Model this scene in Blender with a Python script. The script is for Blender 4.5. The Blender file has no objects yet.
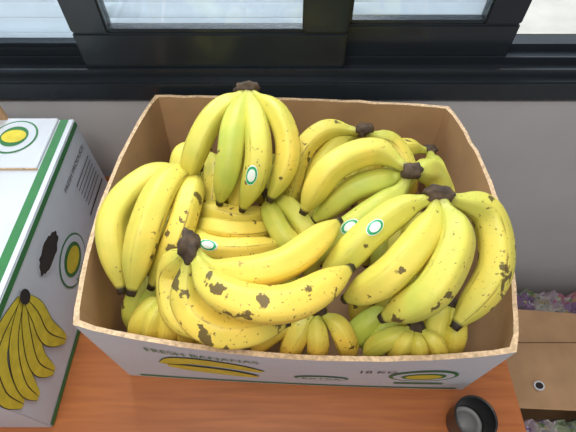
import bpy, bmesh, math, random
from mathutils import Vector, Matrix, noise
random.seed(7)
sc=bpy.context.scene
# ---------- materials ----------
def newmat(name):
    m=bpy.data.materials.new(name); m.use_nodes=True
    nt=m.node_tree; b=nt.nodes['Principled BSDF']; return m,nt,b
def simple(name,col,rough=.6,var=.08,scale=30,metal=0,bump=0,spec=.5):
    m,nt,b=newmat(name)
    n=nt.nodes.new('ShaderNodeTexNoise'); n.inputs['Scale'].default_value=scale; n.inputs['Detail'].default_value=5
    tc=nt.nodes.new('ShaderNodeTexCoord'); nt.links.new(tc.outputs['Object'],n.inputs['Vector'])
    r=nt.nodes.new('ShaderNodeValToRGB')
    r.color_ramp.elements[0].position=.3; r.color_ramp.elements[1].position=.7
    r.color_ramp.elements[0].color=[c*(1-var) for c in col]+[1]
    r.color_ramp.elements[1].color=[min(1,c*(1+var)) for c in col]+[1]
    nt.links.new(n.outputs['Fac'],r.inputs['Fac']); nt.links.new(r.outputs['Color'],b.inputs['Base Color'])
    b.inputs['Roughness'].default_value=rough; b.inputs['Metallic'].default_value=metal
    b.inputs['Specular IOR Level'].default_value=spec
    if bump:
        bp=nt.nodes.new('ShaderNodeBump'); bp.inputs['Strength'].default_value=bump; bp.inputs['Distance'].default_value=.002
        nt.links.new(n.outputs['Fac'],bp.inputs['Height']); nt.links.new(bp.outputs['Normal'],b.inputs['Normal'])
    return m
def banana_mat():
    m,nt,b=newmat('banana_skin'); N=nt.nodes; L=nt.links
    def attr(n):
        a=N.new('ShaderNodeAttribute'); a.attribute_name=n; return a.outputs['Fac']
    def math_(op,a,c,clamp=False):
        x=N.new('ShaderNodeMath'); x.operation=op; x.use_clamp=clamp
        for i,q in enumerate((a,c)):
            if isinstance(q,(int,float)): x.inputs[i].default_value=q
            else: L.new(q,x.inputs[i])
        return x.outputs[0]
    def mr(v,a,c,d=0,e=1):
        x=N.new('ShaderNodeMapRange'); L.new(v,x.inputs[0])
        for i,q in zip((1,2,3,4),(a,c,d,e)): x.inputs[i].default_value=q
        return x.outputs[0]
    def mix(f,a,c):
        x=N.new('ShaderNodeMix'); x.data_type='RGBA'
        if isinstance(f,float): x.inputs[0].default_value=f
        else: L.new(f,x.inputs[0])
        for i,q in ((6,a),(7,c)):
            if isinstance(q,tuple): x.inputs[i].default_value=q+(1,)
            else: L.new(q,x.inputs[i])
        return x.outputs[2]
    tc=N.new('ShaderNodeTexCoord')
    def noi(s,d=4):
        n=N.new('ShaderNodeTexNoise'); n.inputs['Scale'].default_value=s; n.inputs['Detail'].default_value=d
        L.new(tc.outputs['Object'],n.inputs['Vector']); return n.outputs['Fac']
    t=attr('bt'); tone=attr('tone'); ridge=attr('ridge'); age=attr('age')
    f=math_('ADD',tone,math_('MULTIPLY',math_('SUBTRACT',noi(20),.5),1.3),True)
    c=mix(f,(.43,.50,.075),(.86,.62,.09))
    c=mix(math_('MULTIPLY',mr(t,.36,.10),.75),c,(.45,.48,.075))
    c=mix(math_('MULTIPLY',mr(t,.76,.93),.55),c,(.45,.44,.07))
    c=mix(math_('MULTIPLY',mr(ridge,.70,1.),.34),c,(.38,.30,.04))
    st=math_('MULTIPLY',mr(ridge,.80,.97),mr(math_('ADD',noi(30,6),math_('MULTIPLY',age,.17)),.62,.68))
    c=mix(math_('MULTIPLY',st,.7),c,(.14,.07,.02))
    # irregular bruises
    bl=mr(math_('ADD',noi(42,7),math_('MULTIPLY',age,.15)),.735,.755)
    c=mix(math_('MULTIPLY',bl,.88),c,(.055,.028,.01))
    # fine irregular freckles
    fr=math_('MULTIPLY',mr(noi(210,3),.64,.70),mr(math_('ADD',noi(15),math_('MULTIPLY',age,.2)),.54,.64))
    c=mix(math_('MULTIPLY',fr,.8),c,(.15,.075,.02))
    c=mix(mr(t,.95,.970),c,(.03,.02,.012))
    c=mix(math_('MULTIPLY',mr(t,.08,.0),.85),c,(.11,.07,.025))
    L.new(c,b.inputs['Base Color']); L.new(mr(noi(45),.3,.7,.44,.64),b.inputs['Roughness'])
    bp=N.new('ShaderNodeBump'); bp.inputs['Strength'].default_value=.22; bp.inputs['Distance'].default_value=.003
    L.new(noi(60),bp.inputs['Height']); L.new(bp.outputs['Normal'],b.inputs['Normal'])
    return m
M_BAN=banana_mat()
M_CROWN=simple('banana_crown',(.065,.04,.022),.8,.6,90,bump=.8)
M_SW=simple('sticker_white',(.8,.85,.8),.35,.02)
M_SG=simple('sticker_green',(.01,.34,.12),.35,.05)
M_KRAFT=simple('kraft_cardboard',(.42,.25,.13),.85,.12,14,bump=.15)
M_KEDGE=simple('kraft_cut_edge',(.58,.41,.25),.9,.3,220,bump=.5)
M_WHITE=simple('white_printed_cardboard',(.55,.575,.62),.55,.05,10)
M_PG=simple('print_green',(.03,.17,.05),.5,.1)
M_PY=simple('print_yellow',(.60,.49,.04),.5,.15,60)
M_PK=simple('print_black',(.02,.02,.02),.6,.1)
M_DARK=simple('hole_shade_dark',(.025,.018,.014),.9,.3)  # near-black paint for the shade inside openings; no hole is cut
M_ALU=simple('black_aluminium',(.017,.022,.028),.22,.2,6)
M_WALL=simple('painted_wall',(.46,.44,.435),.8,.04,8,bump=.1)
M_SLAT=simple('exterior_slat',(.85,.90,.94),.5,.03)
M_CUP=simple('black_plastic',(.012,.012,.013),.3,.1)
M_CUPIN=simple('cup_bottom_grey',(.20,.20,.21),.5,.1)
M_LEG=simple('table_leg_metal',(.05,.05,.05),.4,.1)
M_STONE=simple('outer_sill_stone',(.24,.25,.24),.7,.10,20)
def wood():
    m,nt,b=newmat('wood_laminate'); N=nt.nodes;L=nt.links
    tc=N.new('ShaderNodeTexCoord'); mp=N.new('ShaderNodeMapping'); mp.inputs['Scale'].default_value=(2.5,38,20)
    L.new(tc.outputs['Object'],mp.inputs[0])
    n=N.new('ShaderNodeTexNoise'); n.inputs['Scale'].default_value=3; n.inputs['Detail'].default_value=8; n.inputs['Distortion'].default_value=.6
    L.new(mp.outputs[0],n.inputs['Vector'])
    r=N.new('ShaderNodeValToRGB'); e=r.color_ramp.elements
    e[0].position=.3;e[0].color=(.28,.075,.014,1); e[1].position=.7;e[1].color=(.39,.118,.025,1)
    L.new(n.outputs['Fac'],r.inputs[0]); L.new(r.outputs[0],b.inputs['Base Color']); b.inputs['Roughness'].default_value=.45
    return m
M_WOOD=wood()
def floorm():
    m,nt,b=newmat('floor_tile'); N=nt.nodes;L=nt.links
    tc=N.new('ShaderNodeTexCoord')
    br=N.new('ShaderNodeTexBrick'); br.inputs['Scale'].default_value=1.; br.offset=0
    br.inputs['Color1'].default_value=(.33,.31,.29,1);br.inputs['Color2'].default_value=(.36,.34,.32,1);br.inputs['Mortar'].default_value=(.15,.14,.13,1)
    br.inputs['Mortar Size'].default_value=.005; br.inputs['Brick Width'].default_value=.4; br.inputs['Row Height'].default_value=.4
    L.new(tc.outputs['Object'],br.inputs['Vector']); L.new(br.outputs[0],b.inputs['Base Color']); b.inputs['Roughness'].default_value=.4
    return m
M_FLOOR=floorm()
def wrapm():
    m,nt,b=newmat('printed_wrapper'); N=nt.nodes;L=nt.links
    tc=N.new('ShaderNodeTexCoord')
    def vor(scale):
        v=N.new('ShaderNodeTexVoronoi'); v.inputs['Scale'].default_value=scale; v.distance='CHEBYCHEV'; L.new(tc.outputs['Object'],v.inputs['Vector'])
        s=N.new('ShaderNodeSeparateColor'); L.new(v.outputs['Color'],s.inputs[0]); return s.outputs[0]
    def ramp(src,cols):
        r=N.new('ShaderNodeValToRGB'); r.color_ramp.interpolation='CONSTANT'; cr=r.color_ramp
        cr.elements[0].color=cols[0][1]+(1,); cr.elements[1].position=cols[1][0]; cr.elements[1].color=cols[1][1]+(1,)
        for p,c in cols[2:]:
            e=cr.elements.new(p); e.color=c+(1,)
        L.new(src,r.inputs[0]); return r.outputs[0]
    big=ramp(vor(17),[(0,(.42,.34,.40)),(.25,(.30,.20,.34)),(.45,(.45,.42,.40)),(.62,(.30,.36,.24)),(.78,(.42,.18,.26)),(.9,(.5,.47,.40))])
    small=ramp(vor(70),[(0,(.5,.5,.48)),(.3,(.22,.14,.30)),(.55,(.16,.26,.12)),(.75,(.45,.36,.14))])
    mk=N.new('ShaderNodeTexNoise'); mk.inputs['Scale'].default_value=40; L.new(tc.outputs['Object'],mk.inputs['Vector'])
    mr=N.new('ShaderNodeMapRange'); mr.inputs[1].default_value=.54; mr.inputs[2].default_value=.58; L.new(mk.outputs['Fac'],mr.inputs[0])
    mx=N.new('ShaderNodeMix'); mx.data_type='RGBA'; L.new(mr.outputs[0],mx.inputs[0]); L.new(big,mx.inputs[6]); L.new(small,mx.inputs[7])
    L.new(mx.outputs[2],b.inputs['Base Color']); b.inputs['Roughness'].default_value=.35
    return m
M_WRAP=wrapm()
def glassm():
    m,nt,b=newmat('window_glass'); N=nt.nodes;L=nt.links
    N.remove(b); o=N['Material Output']; tr=N.new('ShaderNodeBsdfTransparent'); tr.inputs[0].default_value=(.84,.89,.93,1)
    g=N.new('ShaderNodeBsdfGlossy'); g.inputs['Roughness'].default_value=.03
    mx=N.new('ShaderNodeMixShader'); mx.inputs[0].default_value=.08
    L.new(tr.outputs[0],mx.inputs[1]);L.new(g.outputs[0],mx.inputs[2]);L.new(mx.outputs[0],o.inputs['Surface'])
    return m
M_GLASS=glassm()
# ---------- helpers ----------
def addobj(name,verts,faces,mats,fm=None,smooth=False,parent=None):
    me=bpy.data.meshes.new(name); me.from_pydata([tuple(v) for v in verts],[],faces)
    for m in mats: me.materials.append(m)
    if fm:
        for p,i in zip(me.polygons,fm): p.material_index=i
    if smooth: me.polygons.foreach_set('use_smooth',[True]*len(me.polygons))
    me.update()
    o=bpy.data.objects.new(name,me); sc.collection.objects.link(o)
    if parent: o.parent=parent
    return o
def empty(name,loc=(0,0,0)):
    e=bpy.data.objects.new(name,None); e.empty_display_size=.05; sc.collection.objects.link(e); return e
def box(name,x0,x1,y0,y1,z0,z1,mat,parent=None,bev=0):
    bm=bmesh.new(); bmesh.ops.create_cube(bm,size=1)
    for v in bm.verts:
        v.co=Vector((x0 if v.co.x<0 else x1,y0 if v.co.y<0 else y1,z0 if v.co.z<0 else z1))
    if bev: bmesh.ops.bevel(bm,geom=bm.edges[:],offset=bev,segments=2,affect='EDGES')
    me=bpy.data.meshes.new(name); bm.to_mesh(me); bm.free(); me.materials.append(mat)
    o=bpy.data.objects.new(name,me); sc.collection.objects.link(o)
    if parent: o.parent=parent
    return o
# ---------- bananas ----------
PR=[(0,.42),(.06,.37),(.11,.44),(.18,.76),(.27,.95),(.45,1.),(.7,1.0),(.82,.88),(.90,.64),(.945,.40),(.97,.30),(1.,.25)]
def prof0(t):
    for (a,x),(b,y) in zip(PR,PR[1:]):
        if t<=b: return x+(y-x)*(t-a)/(b-a)
    return PR[-1][1]
def prof(t):
    return sum(prof0(min(1,max(0,t+d))) for d in (-.03,-.015,0,.015,.03))/5
def spine(pts,n):
    p=[Vector(q) for q in pts]; p=[p[0]*2-p[1]]+p+[p[-1]*2-p[-2]]
    s=[]
    for i in range(1,len(p)-2):
        a,b,c,d=p[i-1:i+3]
        for k in range(16):
            t=k/16; s.append(.5*((2*b)+(c-a)*t+(2*a-5*b+4*c-d)*t*t+(3*b-a-3*c+d)*t**3))
    s.append(p[-2])
    L=[0]
    for a,b in zip(s,s[1:]): L.append(L[-1]+(b-a).length)
    out=[];j=0
    for i in range(n):
        d=L[-1]*i/(n-1)
        while j<len(L)-2 and L[j+1]<d: j+=1
        f=(d-L[j])/max(1e-9,L[j+1]-L[j]); out.append(s[j].lerp(s[j+1],min(1,f)))
    return out
STICK_DIR=Vector((0,-.35,1)).normalized()
class Bunch:
    def __init__(s,name='banana_bunch'):
        s.v=[];s.f=[];s.m=[];s.at={'bt':[],'tone':[],'ridge':[],'age':[]};s.name=name
    def _a(s,bt,tone,ridge,age):
        s.at['bt'].append(bt);s.at['tone'].append(tone);s.at['ridge'].append(ridge);s.at['age'].append(age)
    def banana(s,pts,R,tone=.5,age=.3,sticker=None):
        R*=1.06
        n=40;K=25; C=spine(pts,n); base=len(s.v); ph0=random.random()*6
        T=[(C[min(n-1,i+1)]-C[max(0,i-1)]).normalized() for i in range(n)]
        N_=T[0].orthogonal().normalized(); Ns=[]
        for i in range(n):
            N_=(N_-T[i]*N_.dot(T[i])).normalized(); Ns.append(N_)
        wob=random.random()*10
        def S(tt,ph,off=0):
            x=max(0,min(n-1.001,tt*(n-1))); i=int(x); f=x-i
            c=C[i].lerp(C[i+1],f); nn=Ns[i].lerp(Ns[i+1],f).normalized(); bb=T[i].cross(nn).normalized()
            r=R*prof(tt)*(1+.055*math.cos(5*(ph-ph0))+.03*math.cos(2*ph+wob)+.03*noise.noise(Vector((tt*5,wob,math.cos(ph)))))+off
            return c+(nn*math.cos(ph)+bb*math.sin(ph))*r
        for i in range(n):
            tt=i/(n-1)
            for k in range(K):
                ph=2*math.pi*k/K
                s.v.append(S(tt,ph)); s._a(tt,tone,math.cos(5*(ph-ph0)),age)
        for i in range(n-1):
            for k in range(K):
                a=base+i*K+k;b=base+i*K+(k+1)%K
                s.f.append((a,b,b+K,a+K)); s.m.append(0)
        s.f.append(tuple(base+k for k in range(K))[::-1]);s.m.append(0)
        s.f.append(tuple(base+(n-1)*K+k for k in range(K)));s.m.append(0)
        if sticker:
            t0,dph=sticker
            best=max(range(72),key=lambda q:(S(t0,q*math.pi/36)-C[int(t0*(n-1))]).normalized().dot(STICK_DIR))*math.pi/36+dph
            LL=sum((a-b).length for a,b in zip(C,C[1:])); 
            for rad,mi,off in ((1,2,.0006),(.90,3,.0009),(.62,2,.0012)):
                b0=len(s.v); s.v.append(S(t0,best,off)); s._a(.5,1,0,0)
                rings=4
                for q in range(1,rings+1):
                    for k in range(20):
                        a=2*math.pi*k/20; rr=rad*q/rings
                        s.v.append(S(t0+.0105*rr*math.cos(a)/LL,best+.0075*rr*math.sin(a)/R,off)); s._a(.5,1,0,0)
                for k in range(20): s.f.append((b0,b0+1+k,b0+1+(k+1)%20)); s.m.append(mi)
                for q in range(rings-1):
                    for k in range(20):
                        a=b0+1+q*20+k;b=b0+1+q*20+(k+1)%20; s.f.append((a,a+20,b+20,b)); s.m.append(mi)
    def crown(s,c,rx,ry,rz,rot=0):
        bm=bmesh.new(); bmesh.ops.create_icosphere(bm,subdivisions=3,radius=1)
        b0=len(s.v); ca,sa=math.cos(rot),math.sin(rot)
        for v in bm.verts:
            d=1+.5*noise.noise(v.co*1.8+Vector(c)*20)
            x,y,z=v.co.x*rx*d,v.co.y*ry*d,v.co.z*rz*d
            s.v.append(Vector((c[0]+x*ca-y*sa,c[1]+x*sa+y*ca,c[2]+z))); s._a(0,.3,0,1)
        for f in bm.faces: s.f.append(tuple(b0+v.index for v in f.verts)); s.m.append(1)
        bm.free()
    def build(s):
        c=sum(s.v,Vector())/len(s.v)
        o=addobj(s.name,[v-c for v in s.v],s.f,[M_BAN,M_CROWN,M_SW,M_SG],s.m,True); o.location=c
        for k,a in s.at.items():
            at=o.data.attributes.new(k,'FLOAT','POINT'); at.data.foreach_set('value',a)
        return o
# every bunch in world millimetres: crown centre + crown radii (mm) + rotation, then fingers
# finger: (p1,p2,p3 in mm), radius mm, ripeness, spottiness, sticker
BUNCHES=[
 ((-60,527,1040),(19,10,11),.1,[
  (((-106,472,1035),(-132,426,1010),(-147,400,970)),17,.55,.5,None),
  (((-73,443,1045),(-80,392,1020),(-98,366,965)),16.5,.2,.25,None),
  (((-42,433,1045),(-41,379,1025),(-65,355,965)),17,.4,.35,(.71,0)),
  (((-13,468,1035),(-1,414,1010),(-27,367,970)),17,.6,.55,None),
  (((-69,479,980),(-71,412,965),(-83,366,930)),15.5,.8,.3,None)]),
 ((-142,444,955),(12,10,10),0,[
  (((-200,395,985),(-233,323,985),(-218,242,935)),20,.6,.25,None),
  (((-165,379,1000),(-181,303,1000),(-200,233,950)),19.5,.65,.5,None),
  (((-136,368,985),(-148,304,975),(-186,254,925)),17.5,.65,.9,None)]),
 ((-109,246,1050),(12,19,15),.2,[
  (((-141,246,990),(-134,203,970),(-98,174,955)),17,.8,.6,None),
  (((-111,197,1010),(-72,169,1000),(2,185,985)),18.5,1.,1.,None),
  (((-71,217,1045),(-3,225,1050),(63,295,1030)),16.5,.85,.35,None),
  (((-67,188,1055),(2,177,1055),(72,231,1030)),18.5,1.,.9,None)]),
 ((178,311,1060),(18,11,11),-.2,[
  (((132,298,1045),(84,263,1030),(38,227,990)),18,.45,.3,(.49,0)),
  (((153,261,1050),(109,218,1030),(66,214,980)),18.5,.65,.4,None),
  (((185,254,1055),(154,201,1035),(106,188,985)),20,.4,.5,None),
  (((241,306,1030),(246,243,1000),(195,184,965)),19.5,.6,.8,None)]),
 ((161,370,1035),(13,12,10),.4,[
  (((141,378,1010),(88,369,995),(34,347,950)),17,.2,.2,None),
  (((116,402,1035),(58,378,1030),(19,339,980)),18.5,.75,.3,None),
  (((140,347,1010),(86,307,1000),(23,282,950)),18,.2,.25,(.58,0)),
  (((198,397,1000),(219,389,970),(220,366,940)),16.5,.45,.3,None)]),
 ((114,480,1000),(14,10,10),.2,[
  (((56,485,995),(15,451,970),(0,386,930)),16.5,.85,.9,None),
  (((88,484,980),(52,446,960),(26,399,920)),16.5,.6,.5,None),
  (((162,478,970),(182,444,950),(175,409,920)),16,.5,.3,None)]),
 ((233,496,940),(10,10,8),.2,[
  (((189,491,950),(140,474,940),(117,436,910)),16,.6,.3,None),
  (((228,444,950),(236,393,940),(226,353,920)),16,.3,.3,None)]),
 ((-141,515,920),(10,10,8),.2,[
  (((-167,482,950),(-174,449,940),(-169,397,910)),14,.7,.5,None),
  (((-115,444,950),(-114,393,940),(-124,359,910)),15,.5,.5,None)]),
 ((-152,355,930),(10,10,9),0,[
  (((-117,368,945),(-70,361,940),(-25,386,920)),15,.7,.5,None),
  (((-110,336,950),(-67,330,950),(-19,353,925)),15,.8,.4,None),
  (((-112,302,960),(-64,295,960),(-4,321,935)),14.5,.8,.5,(.44,0))]),
 ((-30,403,940),(9,9,9),0,[
  (((-23,359,950),(-4,323,945),(34,308,920)),15,.3,.2,None),
  (((3,371,950),(31,331,940),(60,301,915)),15,.3,.2,None)]),
 ((-156,237,940),(9,9,9),0,[
  (((-176,226,935),(-192,210,920),(-207,199,890)),12.5,.7,.3,None),
  (((-165,213,940),(-174,199,920),(-184,193,880)),12.5,.65,.3,None),
  (((-149,210,940),(-154,195,920),(-165,190,880)),12.5,.7,.3,None),
  (((-132,213,940),(-131,197,920),(-137,189,880)),12.5,.8,.4,None),
  (((-121,220,935),(-111,199,920),(-113,190,880)),12.5,.8,.4,None)]),
 ((36,210,955),(11,9,9),0,[
  (((5,198,950),(-23,188,930),(-47,180,890)),12,.8,.5,None),
  (((17,189,955),(6,176,935),(0,174,880)),13,.9,.6,None),
  (((35,184,960),(36,173,940),(38,173,880)),13,.85,.5,None),
  (((58,194,955),(70,181,935),(83,177,880)),13,.85,.6,None),
  (((0,215,940),(-34,210,920),(-60,196,890)),12,.8,.3,None)]),
 ((156,193,950),(10,9,9),0,[
  (((130,182,945),(114,178,930),(102,175,890)),12.5,.4,.3,None),
  (((141,175,950),(136,170,930),(140,172,880)),12,.75,.4,None),
  (((155,173,950),(159,168,930),(167,170,880)),12,.85,.4,None),
  (((173,177,950),(184,170,930),(198,173,880)),12,.75,.4,None)]),
 ((214,229,930),(10,9,9),0,[
  (((191,205,940),(185,189,930),(193,183,890)),14,.5,.3,None),
  (((209,202,940),(207,185,930),(213,181,890)),14,.5,.3,None)]),
 ((141,224,920),(10,9,9),0,[
  (((113,213,925),(94,203,910),(86,192,880)),15,-.3,.3,None),
  (((128,203,925),(117,192,910),(107,189,870)),15,-.3,.3,None)]),
]
mm=lambda p:Vector(p)*.001
for c,rr,rot,fs in BUNCHES:
    b=Bunch(); c=mm(c); b.crown(c,rr[0]/1000,rr[1]/1000,rr[2]/1000,rot)
    for pts,R,tone,age,st in fs:
        q=[mm(p) for p in pts]; d=(q[0]-c).normalized()
        b.banana([c+d*.004-Vector((0,0,.003))]+q,R/1000,tone,age,st)
    b.build()
# lower layer carrying the heap
for bx in range(3):
    for by in range(3):
        b=Bunch(); cx=-.165+bx*.165+random.uniform(-.01,.01); cy=.245+by*.12; z=.875
        c=(cx,cy+.05,z+.01); b.crown(c,.012,.01,.01)
        for k in range(5):
            a=(k-2)*.42+random.uniform(-.1,.1); dx=math.sin(a); dy=-math.cos(a)
            pts=[(c[0]+dx*.006,c[1]+dy*.006,c[2]),(c[0]+dx*.045,c[1]+dy*.035,z+.012),(c[0]+dx*.065,c[1]+dy*.075,z-.005),(c[0]+dx*.06,c[1]+dy*.115,z-.045)]
            pts=[(max(-.225,min(.235,p[0])),max(.21,p[1]),p[2]) for p in pts]
            b.banana(pts,.0155,random.uniform(.2,.7),.4)
        b.build()
# ---------- main cardboard box ----------
TZ=.75; H=.22
FLb,FRb,BRb,BLb=[Vector(q) for q in ((-.2516,.188,TZ),(.272,.166,TZ),(.275,.565,TZ),(-.235,.580,TZ))]
FLt,FRt,BRt,BLt=[Vector(q) for q in ((-.2525,.187,TZ+H),(.259,.155,TZ+H),(.270,.569,TZ+H),(-.228,.597,TZ+H))]
SIDES={'front':(FLb,FRb,FLt,FRt,Vector((0,-1,0)),.024),'right':(FRb,BRb,FRt,BRt,Vector((1,0,0)),.034),
 'back':(BRb,BLb,BRt,BLt,Vector((0,1,0)),.006),'left':(BLb,FLb,BLt,FLt,Vector((-1,0,0)),.024)}
def wallpt(side,u,w,off=0):
    a,b,c,d,n,bul=SIDES[side]
    p=a.lerp(b,u).lerp(c.lerp(d,u),w)
    s=math.sin(math.pi*u)
    s=s**.8 if s>0 else 0
    p=p+n*(bul*s*(.15+.85*w**1.3))
    return p+n*off
bananabox=empty('cardboard_box')
def ring(w,off):
    out=[]
    order=['front','right','back','left']
    for si,sd in enumerate(order):
        for k in range(20):
            p=wallpt(sd,k/20,w)
            if off:
                n=(SIDES[sd][4]+SIDES[order[si-1]][4]) if k==0 else SIDES[sd][4]
                p=p+n*off
            out.append(p)
    return out
verts=[];faces=[];fm=[]
NW=8; TH=.006; n=80
for i in range(NW+1):
    r=ring(i/NW,0)
    if i==NW: r=[p+Vector((0,0,.003*noise.noise(p*40))) for p in r]
    verts+=r
ib=len(verts)
for i in range(NW+1):
    r=ring(i/NW,-TH)
    if i==0: r=[p+Vector((0,0,.006)) for p in r]
    if i==NW: r=[p+Vector((0,0,.003*noise.noise(p*40))) for p in r]
    verts+=r
for i in range(NW):
    for k in range(n):
        a=i*n+k;b=i*n+(k+1)%n
        faces.append((a,b,b+n,a+n)); fm.append(1)
        faces.append((ib+a,ib+a+n,ib+b+n,ib+b)); fm.append(0)
for k in range(n):
    a=NW*n+k;b=NW*n+(k+1)%n; faces.append((a,b,ib+b,ib+a)); fm.append(2)
faces.append(tuple(range(n))[::-1]);fm.append(1)
faces.append(tuple(ib+k for k in range(n)));fm.append(0)
addobj('box_shell',verts,faces,[M_KRAFT,M_WHITE,M_KEDGE],fm,False,bananabox)
class Decal:
    def __init__(s,mapf): s.v=[];s.f=[];s.m=[];s.M=mapf
    def strip(s,L,Rr,mi,off):
        b=len(s.v)
        for a,c in zip(L,Rr): s.v+= [s.M(a[0],a[1],off),s.M(c[0],c[1],off)]
        for i in range(len(L)-1):
            s.f.append((b+2*i,b+2*i+1,b+2*i+3,b+2*i+2)); s.m.append(mi)
    def rect(s,a0,a1,b0,b1,mi,off,n=24):
        s.strip([(a0+(a1-a0)*i/n,b0) for i in range(n+1)],[(a0+(a1-a0)*i/n,b1) for i in range(n+1)],mi,off)
    def disc(s,a,b,ra,rb,mi,off,n=32,jag=0):
        c=len(s.v); s.v.append(s.M(a,b,off))
        for k in range(n):
            t=2*math.pi*k/n; j=1+jag*random.uniform(-1,1); s.v.append(s.M(a+ra*j*math.cos(t),b+rb*j*math.sin(t),off))
        for k in range(n): s.f.append((c,c+1+k,c+1+(k+1)%n)); s.m.append(mi)
    def crescent(s,pts,w,mi,off):
        C=spine([(p[0],p[1],0) for p in pts],20); L=[];Rr=[]
        for i,c in enumerate(C):
            d=(C[min(19,i+1)]-C[max(0,i-1)]).normalized(); nn=Vector((-d.y,d.x,0)); r=w*(math.sin(math.pi*(.06+.9*i/19))**.6)
            L.append((c+nn*r)[:2]);Rr.append((c-nn*r)[:2])
        s.strip(L,Rr,mi,off)
    def text(s,txt,a,b,size,mi,off,asp=1):
        cu=bpy.data.curves.new('t','FONT'); cu.body=txt; cu.size=size; cu.align_x='CENTER'; cu.align_y='CENTER'
        to=bpy.data.objects.new('t',cu); sc.collection.objects.link(to)
        bpy.context.view_layer.update()
        me=bpy.data.meshes.new_from_object(to); b0=len(s.v)
        for v in me.vertices: s.v.append(s.M(a+v.co.x*asp,b+v.co.y,off))
        for p in me.polygons: s.f.append(tuple(b0+q for q in p.vertices)); s.m.append(mi)
        bpy.data.objects.remove(to)
    def build(s,name,parent):
        return addobj(name,s.v,s.f,[M_PG,M_PY,M_PK,M_WHITE,M_DARK,M_KRAFT],s.m,False,parent)
LF=(FRt-FLt).length
d=Decal(lambda a,b,off: wallpt('front',max(0,min(1,a/LF)),max(0,min(1,b/H)),off))
d.text('FRESH BANANAS',.145,.176,.026,0,.0012,.72)
for j,(w,mi,of) in enumerate(((.021,2,.001),(.0190,1,.0014))):
    d.crescent([(.080,.105),(.115,.137),(.17,.135),(.215,.105)],w,mi,of)
    d.crescent([(.085,.100),(.12,.093),(.165,.083),(.205,.063)],w,mi,of+.0008)
d.disc(.295,.075,.038,.020,0,.0012);d.disc(.295,.075,.034,.015,3,.0016);d.text('EXTRA',.295,.075,.018,0,.002)
d.text('18 KG',.365,.14,.024,2,.0012,.8)
d.disc(.43,.11,.046,.040,0,.0012);d.disc(.43,.11,.041,.033,3,.0016)
d.disc(.43,.11,.030,.024,0,.0019);d.disc(.43,.11,.024,.017,1,.0022)
d.rect(.40,.47,.045,.055,0,.0012,4)
d.rect(.02,.50,.008,.016,0,.001)
d.build('box_front_print',bananabox)
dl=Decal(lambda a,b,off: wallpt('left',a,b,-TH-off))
dl.disc(.33,.62,.05,.09,4,.001,jag=.1)  # dark disc on the inner wall paints the shaded handle opening
dl.build('handle_hole_shade_left',bananabox)
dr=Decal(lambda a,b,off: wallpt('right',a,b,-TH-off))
dr.disc(.5,.60,.075,.09,4,.001)  # same painted shade for the opposite handle, wall stays solid
dr.build('handle_hole_shade_right',bananabox)
# ---------- left box ----------
lb=empty('cardboard_carton')
LX=-.350
box('carton_body',-.85,LX,.112,.537,TZ,TZ+H,M_WHITE,lb,.002)
box('carton_top_panel',-.80,-.374,.427,.535,TZ+H+.0002,TZ+H+.004,M_WHITE,lb,.001)
box('carton_edge',-.80,-.373,.4265,.4275,TZ+H+.0002,TZ+H+.0038,M_KEDGE,lb)
box('carton_flap',-.80,-.455,.530,.536,TZ+H,TZ+H+.05,M_KRAFT,lb)
D=Decal(lambda a,b,off: Vector((LX+off,a,b)))
D.rect(.114,.535,.958,.968,0,.0008);D.rect(.114,.535,.752,.763,0,.0008)
D.disc(.318,.912,.036,.024,3,.0008)
D.disc(.318,.912,.034,.018,4,.0012,jag=.10)  # carton handle opening: its inner shade painted as a ragged disc
D.disc(.345,.842,.046,.042,0,.0008);D.disc(.345,.842,.043,.039,3,.0012);D.disc(.345,.845,.030,.026,0,.0016);D.disc(.345,.845,.024,.018,1,.0020)
D.text('BANANA',.345,.812,.011,0,.0022)
for q,pp in enumerate(([(.236,.935),(.165,.940),(.130,.90),(.124,.85)],[(.236,.930),(.185,.908),(.150,.865),(.140,.820)],[(.238,.925),(.210,.895),(.180,.85),(.180,.800)],[(.240,.925),(.235,.89),(.222,.85),(.230,.795)])):
    for w,mi,of in ((.0195,2,.001),(.0182,1,.0013)):
        D.crescent(pp,w,mi,of+q*.0006)
    D.crescent(pp,.0010,2,.0015+q*.0006)
D.disc(.240,.932,.010,.012,2,.004)
for k in range(6): D.rect(.45,.52,.90-k*.010,.902-k*.010,2,.0008,4)
D.text('FRESH PRODUCE',.47,.925,.013,2,.0008)
D.rect(.44,.525,.832,.836,2,.0008,2)
D.build('carton_side_print',lb)
D2=Decal(lambda a,b,off: Vector((a,b,TZ+H+off)))
D2.rect(-.372,-.351,.114,.535,0,.0006,2);D2.rect(-.358,-.3505,.114,.535,3,.0009,2)
D2.disc(-.43,.492,.036,.036,0,.0046);D2.disc(-.43,.492,.033,.033,3,.0050);D2.disc(-.43,.492,.022,.022,0,.0054);D2.disc(-.43,.492,.019,.014,1,.0058)
D2.rect(-.85,-.44,.33,.332,5,.0008,2)
D2.build('carton_top_print',lb)
# ---------- table ----------
tb=empty('wooden_table')
box('table_top',-1.1,.355,-.25,.602,TZ-.028,TZ,M_WOOD,tb,.002)
for i,(x,y) in enumerate(((-1.05,-.2),(.30,-.2),(-1.05,.55),(.30,.55))): box('leg_%d'%(i+1),x-.02,x+.02,y-.02,y+.02,0,TZ-.028,M_LEG,tb)
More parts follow.
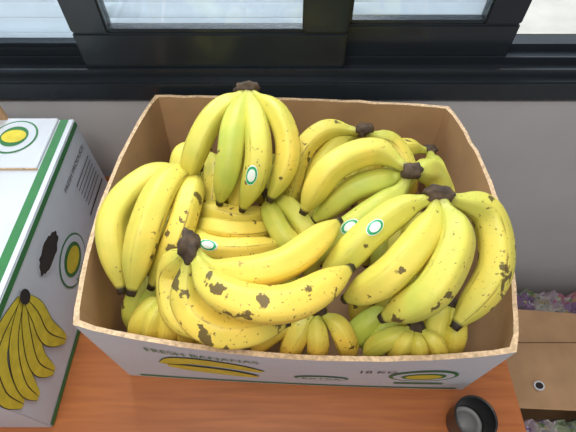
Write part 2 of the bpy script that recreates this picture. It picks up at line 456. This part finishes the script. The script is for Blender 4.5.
# ---------- cup ----------
def lathe(name,prof_,mats,fmi,loc,parent=None,K=48):
    v=[];f=[];m=[]
    for r,z in prof_:
        for k in range(K): v.append((r*math.cos(2*math.pi*k/K),r*math.sin(2*math.pi*k/K),z))
    for i in range(len(prof_)-1):
        for k in range(K):
            f.append((i*K+k,i*K+(k+1)%K,(i+1)*K+(k+1)%K,(i+1)*K+k)); m.append(fmi[i])
    o=addobj(name,v,f,mats,m,True,parent); o.location=loc; return o
lathe('pen_cup',[(.0001,0),(.025,0),(.026,.003),(.0285,.052),(.0295,.055),(.0275,.0555),(.0262,.053),(.0240,.020),(.023,.012),(.016,.011),(.0155,.013),(.0001,.013)],[M_CUP,M_CUPIN],[0,0,0,0,0,0,0,0,1,1,1],(.262,.116,TZ))
# ---------- room ----------
WY=.615
box('floor',-2.2,2.2,-2.0,WY+.15,-.05,0,M_FLOOR)
box('wall_back',-2.2,2.2,WY,WY+.14,0,.94,M_WALL)
box('wall_back_left',-2.2,-1.5,WY,WY+.14,.94,2.6,M_WALL)
box('wall_back_right',1.5,2.2,WY,WY+.14,.94,2.6,M_WALL)
box('wall_back_upper',-1.5,1.5,WY,WY+.14,2.15,2.6,M_WALL)
box('baseboard_back',-2.2,2.2,WY-.012,WY,0,.07,M_STONE)
win=empty('window_1')
box('window_sill',-1.5,1.5,WY-.006,WY+.14,.948,.985,M_ALU,win,.003)
box('track_front',-1.5,1.5,WY+.010,WY+.014,.985,1.000,M_ALU,win)
box('track_mid',-1.5,1.5,WY+.045,WY+.049,.985,1.000,M_ALU,win)
box('track_rear',-1.5,1.5,WY+.085,WY+.089,.985,1.000,M_ALU,win)
def sash(nm,x0,x1,y0,rail,stl,str_):
    t=.026; z0=.992;z1=2.1
    box(nm+'_bottom_rail',x0,x1,y0,y0+t,z0,z0+rail,M_ALU,win,.003)
    box(nm+'_bead',x0+stl,x1-str_,y0+.004,y0+t-.004,z0+rail,z0+rail+.006,M_ALU,win,.001)
    box(nm+'_top_rail',x0,x1,y0,y0+t,z1-.05,z1,M_ALU,win,.003)
    box(nm+'_stile_l',x0,x0+stl,y0,y0+t,z0+rail,z1-.05,M_ALU,win,.003)
    box(nm+'_stile_r',x1-str_,x1,y0,y0+t,z0+rail,z1-.05,M_ALU,win,.003)
    box(nm+'_glass',x0+stl,x1-str_,y0+.011,y0+.015,z0+rail,z1-.05,M_GLASS,win)
sash('sash_a',-1.2,-.30,WY+.052,.022,.05,.06)
sash('sash_b',-.345,.095,WY+.017,.070,.060,.072)
sash('sash_c',.075,.385,WY+.052,.064,.03,.062)
box('exterior_ledge',-1.6,1.6,WY+.14,WY+.42,.93,.985,M_STONE,win)
sh=empty('exterior_shutter')
for i in range(40):
    z=.988+i*.028
    o=box('slat_%d'%i,-1.4,.34,0,.003,0,.033,M_SLAT,sh); o.location=(0,WY+.095,z); o.rotation_euler=(math.radians(-40),0,0)
# ---------- floor boxes on the right ----------
ob=empty('open_cardboard_box')
X0,X1,Y0,Y1,Z=.56,1.0,-.10,.40,.30
for nm,a in (('side_w',(X0,X0+.006,Y0,Y1)),('side_e',(X1-.006,X1,Y0,Y1)),('side_s',(X0,X1,Y0,Y0+.006)),('side_n',(X0,X1,Y1-.006,Y1))):
    box(nm,*a,0,Z,M_KRAFT,ob)
box('bottom',X0,X1,Y0,Y1,0.0,.006,M_KRAFT,ob)
def quad(name,pts,mat,par,th=.005):
    p=[Vector(q) for q in pts]; nn=(p[1]-p[0]).cross(p[3]-p[0]).normalized()*th
    v=p+[q-nn for q in p]
    return addobj(name,v,[(0,1,2,3),(7,6,5,4),(0,4,5,1),(1,5,6,2),(2,6,7,3),(3,7,4,0)],[mat],None,False,par)
quad('flap_back',[(X0,Y1,Z),(X1,Y1,Z),(X1-.02,Y1+.055,Z+.015),(X0+.02,Y1+.085,Z+.02)],M_KRAFT,ob)
quad('flap_inner',[(X0,Y1-.165,Z-.035),(X1,Y1-.185,Z-.03),(X1,Y1-.008,Z-.002),(X0,Y1-.008,Z-.002)],M_KRAFT,ob)
dd=Decal(lambda a,b,off:Vector((a,b,Z-.03+(b-(Y1-.17))*.03/.165+off)))
dd.disc(.655,.285,.014,.012,3,.002);dd.disc(.655,.285,.010,.008,4,.003)  # white ring, centre painted dark as a shaded opening
dd.build('flap_hole_decal',ob)
def crumple(name,x0,x1,y0,y1,z0,h,seed):
    v=[];f=[];nx,ny=50,36
    for j in range(ny+1):
        for i in range(nx+1):
            a=i/nx;b=j/ny; e=min(1,14*min(a,1-a,b,1-b))
            x=x0+(x1-x0)*a;y=y0+(y1-y0)*b
            q=Vector((x*22,y*22,seed)); z=z0+e*h*(.75+.4*abs(noise.noise(q))+.15*noise.noise(q*3))
            v.append((x+.006*noise.noise(q*2),y+.006*noise.noise(q*2+Vector((5,5,5))),z))
    for j in range(ny):
        for i in range(nx):
            a=j*(nx+1)+i; f.append((a,a+1,a+nx+2,a+nx+1))
    f.append(tuple(j*(nx+1) for j in range(ny,-1,-1))+tuple(range(1,nx+1))+tuple(j*(nx+1)+nx for j in range(1,ny+1))+tuple(ny*(nx+1)+i for i in range(nx-1,0,-1)))
    return addobj(name,v,f,[M_WRAP])
crumple('snack_wrapper_pile',.575,.985,-.05,.235,.007,.262,1.3)
crumple('snack_wrapper_pile',.60,1.15,.495,.595,0,.235,4.3)
# ---------- lights ----------
def area(name,loc,target,size,power,col=(1,1,1),sy=None):
    l=bpy.data.lights.new(name,'AREA'); l.energy=power; l.size=size; l.color=col
    if sy: l.shape='RECTANGLE'; l.size_y=sy
    o=bpy.data.objects.new(name,l); sc.collection.objects.link(o); o.location=loc
    o.rotation_euler=(Vector(target)-Vector(loc)).to_track_quat('-Z','Y').to_euler(); return o
area('window_daylight',(-.15,1.25,2.0),(0,.3,.9),1.1,68,(1,.985,.96),.8)
area('overhead_fill',(-.2,-.2,2.5),(0,.35,.9),.8,19,(1,.96,.88))  # added fill from above and behind the camera, no lamp known there
w=bpy.data.worlds.new('World'); sc.world=w; w.use_nodes=True
bg=w.node_tree.nodes['Background']; bg.inputs[0].default_value=(.92,.95,1,1); bg.inputs[1].default_value=.5
# ---------- camera ----------
cd=bpy.data.cameras.new('Camera'); cd.sensor_width=36; cd.lens=27.06; cd.clip_start=.01
co=bpy.data.objects.new('Camera',cd); sc.collection.objects.link(co); co.location=(0,0,1.46); co.rotation_euler=(math.radians(35),0,0)
sc.camera=co
sc.view_settings.view_transform='Standard'
